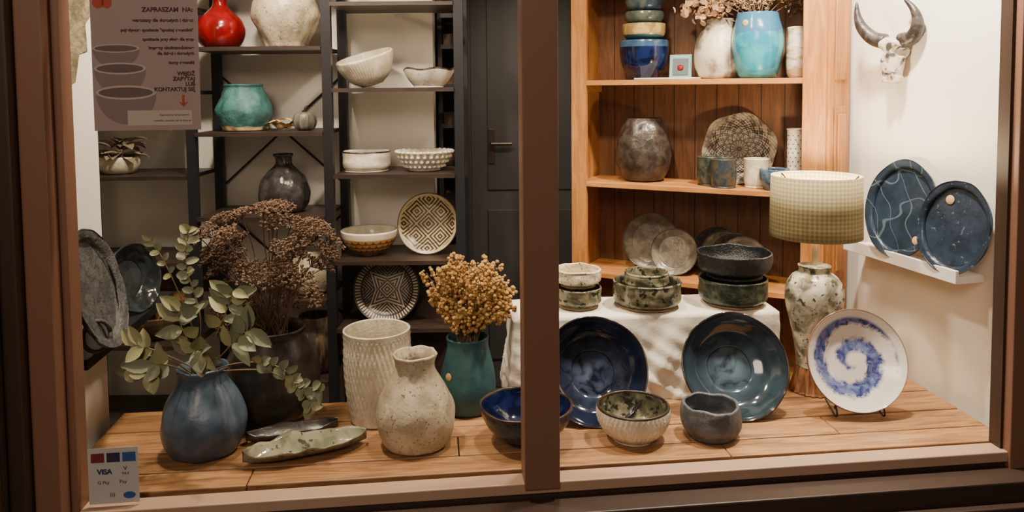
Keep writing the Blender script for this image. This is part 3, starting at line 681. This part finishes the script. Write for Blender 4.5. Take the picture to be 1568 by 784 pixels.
# ---------------------------------------------------------------- plants
random.seed(21)
m_um=plain('dried_umbel_brown',C(104,80,62),.9,var=.35,scale=30);m_um2=plain('dried_umbel_light',C(134,108,84),.9,var=.3,scale=30)
ub=B();base_=Vector((-.775,2.415,.70))
for i in range(66):
    tx=random.uniform(-1,1);tz=random.random()**.75
    top=Vector((-.765+tx*.195*(0.6+.4*tz),2.40+random.uniform(-.13,.1),.79+.345*tz-abs(tx)*.06))
    mid=base_.lerp(top,.55)+Vector((0,0,.04))
    p=cr([base_+Vector((random.uniform(-.05,.05),random.uniform(-.04,.04),0)),mid,top],5)
    ub.tube(p,.0018,5,0)
    d=(top-mid).normalized();a=d.orthogonal().normalized();c=d.cross(a)
    RR=random.uniform(.032,.056)
    for k in range(22):
        an=k*2.4;rr=RR*math.sqrt((k+.5)/22)
        e=top+a*rr*math.cos(an)+c*rr*math.sin(an)+d*(.028-rr*rr*6)
        ub.tube([top,e],.0009,3,0)
        for q in range(5):
            ub.ball(e+Vector((random.uniform(-.006,.006),random.uniform(-.006,.006),random.uniform(-.004,.005))),random.uniform(.0024,.0042),random.choice((0,0,1)))
ub.obj('dried_umbel_bouquet',[m_um,m_um2],smooth=False)
random.seed(8)
yb=B();b0=Vector((-.151,2.465,.66))
for i in range(56):
    tx=random.uniform(-1,1);tz=random.random()
    top=Vector((-.135+tx*.15*(.75+.25*tz),2.455+random.uniform(-.09,.09),.765+.205*tz*(1-.3*abs(tx))))
    yb.tube([b0+Vector((random.uniform(-.03,.03),random.uniform(-.03,.03),0)),b0.lerp(top,.5)+Vector((0,0,.02)),top],.002,5,2)
    d=(top-b0).normalized()
    for k in range(44):
        t=random.uniform(-.07,.012);rr=.023*(1-abs(t+.03)*5)
        an=random.uniform(0,6.28)
        yb.ball(top+d*t+Vector((math.cos(an)*rr,math.sin(an)*rr,random.uniform(-.008,.008))),random.uniform(.004,.008),random.choice((0,0,1)))
yb.obj('dried_yellow_bouquet',[plain('dried_yellow',C(204,164,98),.9,var=.3,scale=40),plain('dried_ochre',C(164,124,70),.9),plain('dried_stem',C(120,100,70),.9)],smooth=False)
random.seed(14)
eu=B();e0=Vector((-.906,2.19,.675))
def stem(pts,n,L,W,mi,rnd=False,start=.3,sr=.0025):
    p=cr([e0+Vector((random.uniform(-.03,.03),random.uniform(-.03,.03),0))]+[Vector(q) for q in pts],10)
    eu.tube(p,[sr*(1-.6*i/len(p)) for i in range(len(p))],6,2)
    for k in range(n):
        t=start+(1-start)*k/(n-1);i=min(int(t*(len(p)-1)),len(p)-2)
        d=(p[i+1]-p[i]).normalized();sd=(1 if k%2 else -1)
        s=d.cross(Vector((0,-1,0)));s=s.normalized() if s.length>.01 else Vector((1,0,0))
        dd=s*sd+d*.6+Vector((random.uniform(-.3,.3),random.uniform(-.8,.1),random.uniform(-.4,.3)))
        eu.leaf(p[i],dd,L*random.uniform(.7,1.15),W*random.uniform(.75,1.15),mi if random.random()<.75 else 1-mi,random.uniform(-.1,.5),up=(random.uniform(-.6,.6),-1,random.uniform(-.2,.8)),rnd=rnd)
stem([(-.90,2.17,.85),(-.93,2.16,1.0),(-.915,2.15,1.11)],22,.034,.024,0,True,.4)
stem([(-.93,2.16,.86),(-.98,2.15,1.0),(-1.02,2.14,1.09)],9,.028,.019,0,True,.6)
stem([(-.85,2.15,.80),(-.80,2.13,.90),(-.785,2.12,.94)],10,.07,.036,1,False,.45)
stem([(-.82,2.13,.76),(-.76,2.10,.82),(-.73,2.10,.84)],9,.075,.038,0,False,.45)
stem([(-.90,2.10,.78),(-.91,2.06,.87),(-.90,2.05,.91)],9,.075,.040,0,False,.45)
stem([(-.98,2.12,.76),(-1.03,2.10,.79),(-1.06,2.12,.79)],7,.066,.036,1,False,.5)
stem([(-.98,2.12,.75),(-1.06,2.12,.75),(-1.10,2.13,.70)],8,.044,.028,0,True)
stem([(-.88,2.08,.76),(-.86,2.04,.80),(-.83,2.02,.80)],8,.072,.042,1,False,.45)
stem([(-.94,2.08,.74),(-.97,2.04,.76),(-1.0,2.04,.73)],7,.068,.04,0,False,.45)
stem([(-.78,2.13,.73),(-.67,2.13,.72),(-.60,2.12,.66),(-.57,2.12,.60)],22,.036,.026,0,True,.35)
stem([(-.72,2.13,.71),(-.63,2.12,.68),(-.54,2.12,.65)],10,.034,.024,0,True,.6)
eu.obj('eucalyptus_bouquet',[plain('eucalyptus_leaf',C(140,146,118),.6,var=.3,scale=14),plain('olive_leaf',C(164,164,120),.6,var=.25,scale=14),plain('eucalyptus_stem',C(124,104,76),.7)])
random.seed(4)
br=B();bb0=Vector((-1.52,3.22,.50))
for i in range(10):
    top=Vector((random.uniform(-1.66,-1.44),random.uniform(3.12,3.25),random.uniform(.62,.745)))
    mid=bb0.lerp(top,.5)+Vector((0,-.02,.03));p=cr([bb0,mid,top],6);br.tube(p,.0018,5,0)
    for k in range(14):
        q=p[random.randint(5,12)];br.ball(q+Vector((random.uniform(-.018,.018),random.uniform(-.018,.018),random.uniform(-.018,.018))),.0065,1)
for i in range(9):
    a=random.uniform(0,6.28);br.leaf(bb0+Vector((.02*math.cos(a),.02*math.sin(a),.05)),(math.cos(a)*.9,math.sin(a)*.4-.3,.35),.13,.09,2,.3)
br.obj('berry_spray',[m_um,plain('dark_red_berry',C(106,40,42),.4),plain('dry_tan_leaf',C(196,158,100),.8)],smooth=False)
random.seed(6)
hy=B();hb=cab(.775,.115,1.74)
for i in range(20):
    top=hb+Vector((random.uniform(-.2,.2),random.uniform(-.04,.05),random.uniform(.08,.20)))
    hy.tube(cr([hb,hb.lerp(top,.6)+Vector((0,0,.03)),top],4),.0016,5,0)
    for k in range(20):
        e=top+Vector((random.gauss(0,.028),random.gauss(0,.02),random.gauss(0,.02)))
        hy.tube([top,e],.0008,3,0)
        for q in range(3): hy.ball(e+Vector((random.uniform(-.005,.005),0,random.uniform(-.005,.005))),.003,1)
for i in range(150):
    c0=cab(.57,.1,1.83)+Vector((random.gauss(0,.045),random.gauss(0,.03),random.gauss(0,.033)))
    hy.leaf(c0,(random.uniform(-1,1),random.uniform(-1,0),random.uniform(-.5,1)),.028,.024,2,.2,rnd=True)
hy.tube([hb,cab(.60,.1,1.79)],.002,5,0)
hy.obj('dried_hydrangea_bouquet',[m_um2,plain('tan_seed',C(176,142,98),.9),plain('hydrangea_petal',C(180,142,108),.8)],smooth=False)

# ---------------------------------------------------------------- poster on the glass
def text(s,x,y,size,mat,parent,al='RIGHT',bold=0):
    c=bpy.data.curves.new('text','FONT');c.body=s;c.size=size;c.align_x=al;c.offset=bold
    o=bpy.data.objects.new('text_line',c);col.objects.link(o);o.location=(x,y,.0012);c.materials.append(mat);o.parent=parent;return o
po=empty('poster');po.matrix_world=WM@Matrix.Translation((-1.045,.022,1.402))@Matrix.Rotation(R_(90),4,'X')
def pp(b,n,m):
    o=b.obj(n,m,smooth=False);o.parent=po;return o
m_pp=plain('poster_paper',C(164,144,140),.7,var=.15,scale=5);m_pt=plain('poster_ink',C(74,38,42),.7);m_pr=plain('poster_accent',C(176,70,50),.7)
pp(B().box(0,.256,0,.40,-.001,0),'sheet',m_pp)
def disc(b,cx,cy,rx,ry,z,mi,lo=0,hi=6.2832,n=40):
    v=[(cx,cy,z)]+[(cx+rx*math.cos(lo+(hi-lo)*i/n),cy+ry*math.sin(lo+(hi-lo)*i/n),z) for i in range(n+1)]
    b.add(v,[(0,i+1,i+2) for i in range(n)],mi)
pb=B()
def half(cx,cy,rx,ry,z):
    disc(pb,cx,cy,rx,ry*2.2,z,0,math.pi,2*math.pi);disc(pb,cx,cy,rx,ry*.5,z+.0001,1);disc(pb,cx,cy,rx*.9,ry*.36,z+.0002,2)
half(.058,.205,.056,.022,.0002);half(.066,.155,.062,.03,.0003);half(.078,.095,.072,.036,.0004)
pp(pb,'printed_bowls',[plain('print_bowl',C(132,114,112),.7),plain('print_rim',C(186,168,160),.7),plain('print_inside',C(104,88,88),.7)])
pp(B().box(.08,.235,.012,.05,.0004,.0006),'info_box',plain('print_label',C(190,174,166),.7))
for s,y,sz,bo in(('ZAPRASZAM  NA:',.296,.0155,.0004),('warsztaty dla dorosłych i dzieci',.271,.0115,.0003),('pojedyncze spotkania "spotkaj ceramikę"',.247,.0105,.0003),('spotkania przy glinie dla grup',.224,.0105,.0003),('imprezy okolicznościowe',.203,.0105,.0003),('dla dzieci i dorosłych',.189,.0105,.0003),('kursy ceramiki',.166,.0105,.0003),('WEJDŹ',.137,.0135,.0004),('ZAPYTAJ',.124,.0135,.0004),('LUB',.111,.0135,.0004),('KONTAKTUJ SIĘ',.098,.0135,.0004)):
    text(s,.245,y,sz,m_pt,po,bold=bo)
text('Zapraszamy do pracowni',.228,.036,.007,m_pt,po);text('ceramika, warsztaty, zajęcia dla grup',.232,.022,.006,m_pt,po)
ar=B();ar.box(.212,.218,.065,.088,.0005,.0008);ar.add([(.202,.072,.0008),(.215,.058,.0008),(.228,.072,.0008),(.215,.066,.0008)],[(0,1,3),(1,2,3)]);disc(ar,.02,.318,.014,.014,.0008,0);disc(ar,.04,.318,.012,.014,.0008,0)
pp(ar,'arrow_mark',m_pr)
stt=empty('payment_sticker');stt.matrix_world=WM@Matrix.Translation((-1.088,.006,.452))@Matrix.Rotation(R_(90),4,'X')
def sp_(b,n,m): o=b.obj(n,m,smooth=False);o.parent=stt;return o
m_sti=plain('sticker_film',C(190,188,184),.4,var=.05)
sp_(B().box(0,.122,0,.145,-.0006,0),'film',m_sti)
lb=B()
for i,x in enumerate((.008,.046,.084)): lb.box(x,x+.032,.108,.132,.0002,.0008,i)
disc(lb,.098,.02,.015,.009,.0008,2)
sp_(lb,'logos',[plain('logo_red',C(120,50,50),.5),plain('logo_navy',C(60,50,80),.5),plain('logo_blue',C(50,90,150),.5)])
mk=plain('sticker_ink',C(60,66,90),.5)
text('VISA',.022,.078,.018,mk,stt,'LEFT',.0008);text('V',.085,.085,.016,mk,stt,'LEFT');text('PAY',.082,.074,.010,mk,stt,'LEFT');text('G Pay',.022,.052,.012,mk,stt,'LEFT');text('Pay',.075,.052,.013,mk,stt,'LEFT');text(')))',.05,.02,.014,mk,stt,'LEFT')

# ---------------------------------------------------------------- lights with ceiling fixtures
def spot(n,x,y,tx,ty,tz,e,ang=110,size=.06,c=(1,.83,.62)):
    s=empty(n,(x,y,2.6))
    B().tube([(0,0,-.03),(0,0,0)],.05,20).obj('canopy',m_post,parent=s)
    B().tube([(0,0,-.03),(0,0,-.09)],.012,8).obj('arm',m_post,parent=s)
    B().tube([(0,0,-.12),(0,0,-.085)],.035,16).obj('head',m_post,parent=s)
    light(n+'_light','SPOT',(0,0,-.14),e,c,size,None,ang,parent=s).rotation_euler=(Vector((tx,ty,tz))-Vector((x,y,2.46))).to_track_quat('-Z','Y').to_euler()
spot('cabinet_fill_spot',-.75,2.18,-.75,2.9,.7,130)
spot('cabinet_fill_spot',.15,2.28,.15,2.9,.8,105)
spot('cabinet_fill_spot',1.0,2.36,1.3,2.8,1.0,270,c=(1,.87,.70))
spot('cabinet_fill_spot',-.9,2.6,-1.0,3.4,1.0,62)
spot('cabinet_fill_spot',.4,2.75,.7,3.4,1.2,35)  # extra spot with its fitting, added to brighten the upper cabinet
light('exterior_fill','AREA',(-.8,-1.6,3.2),70,(1,.78,.6),1.2,(0,2,1.2))  # added fill from the camera side, brightens window frame and poster; no fitting
w=bpy.data.worlds.new('night');scn.world=w;w.use_nodes=True
w.node_tree.nodes['Background'].inputs[0].default_value=(.5,.42,.36,1);w.node_tree.nodes['Background'].inputs[1].default_value=.12
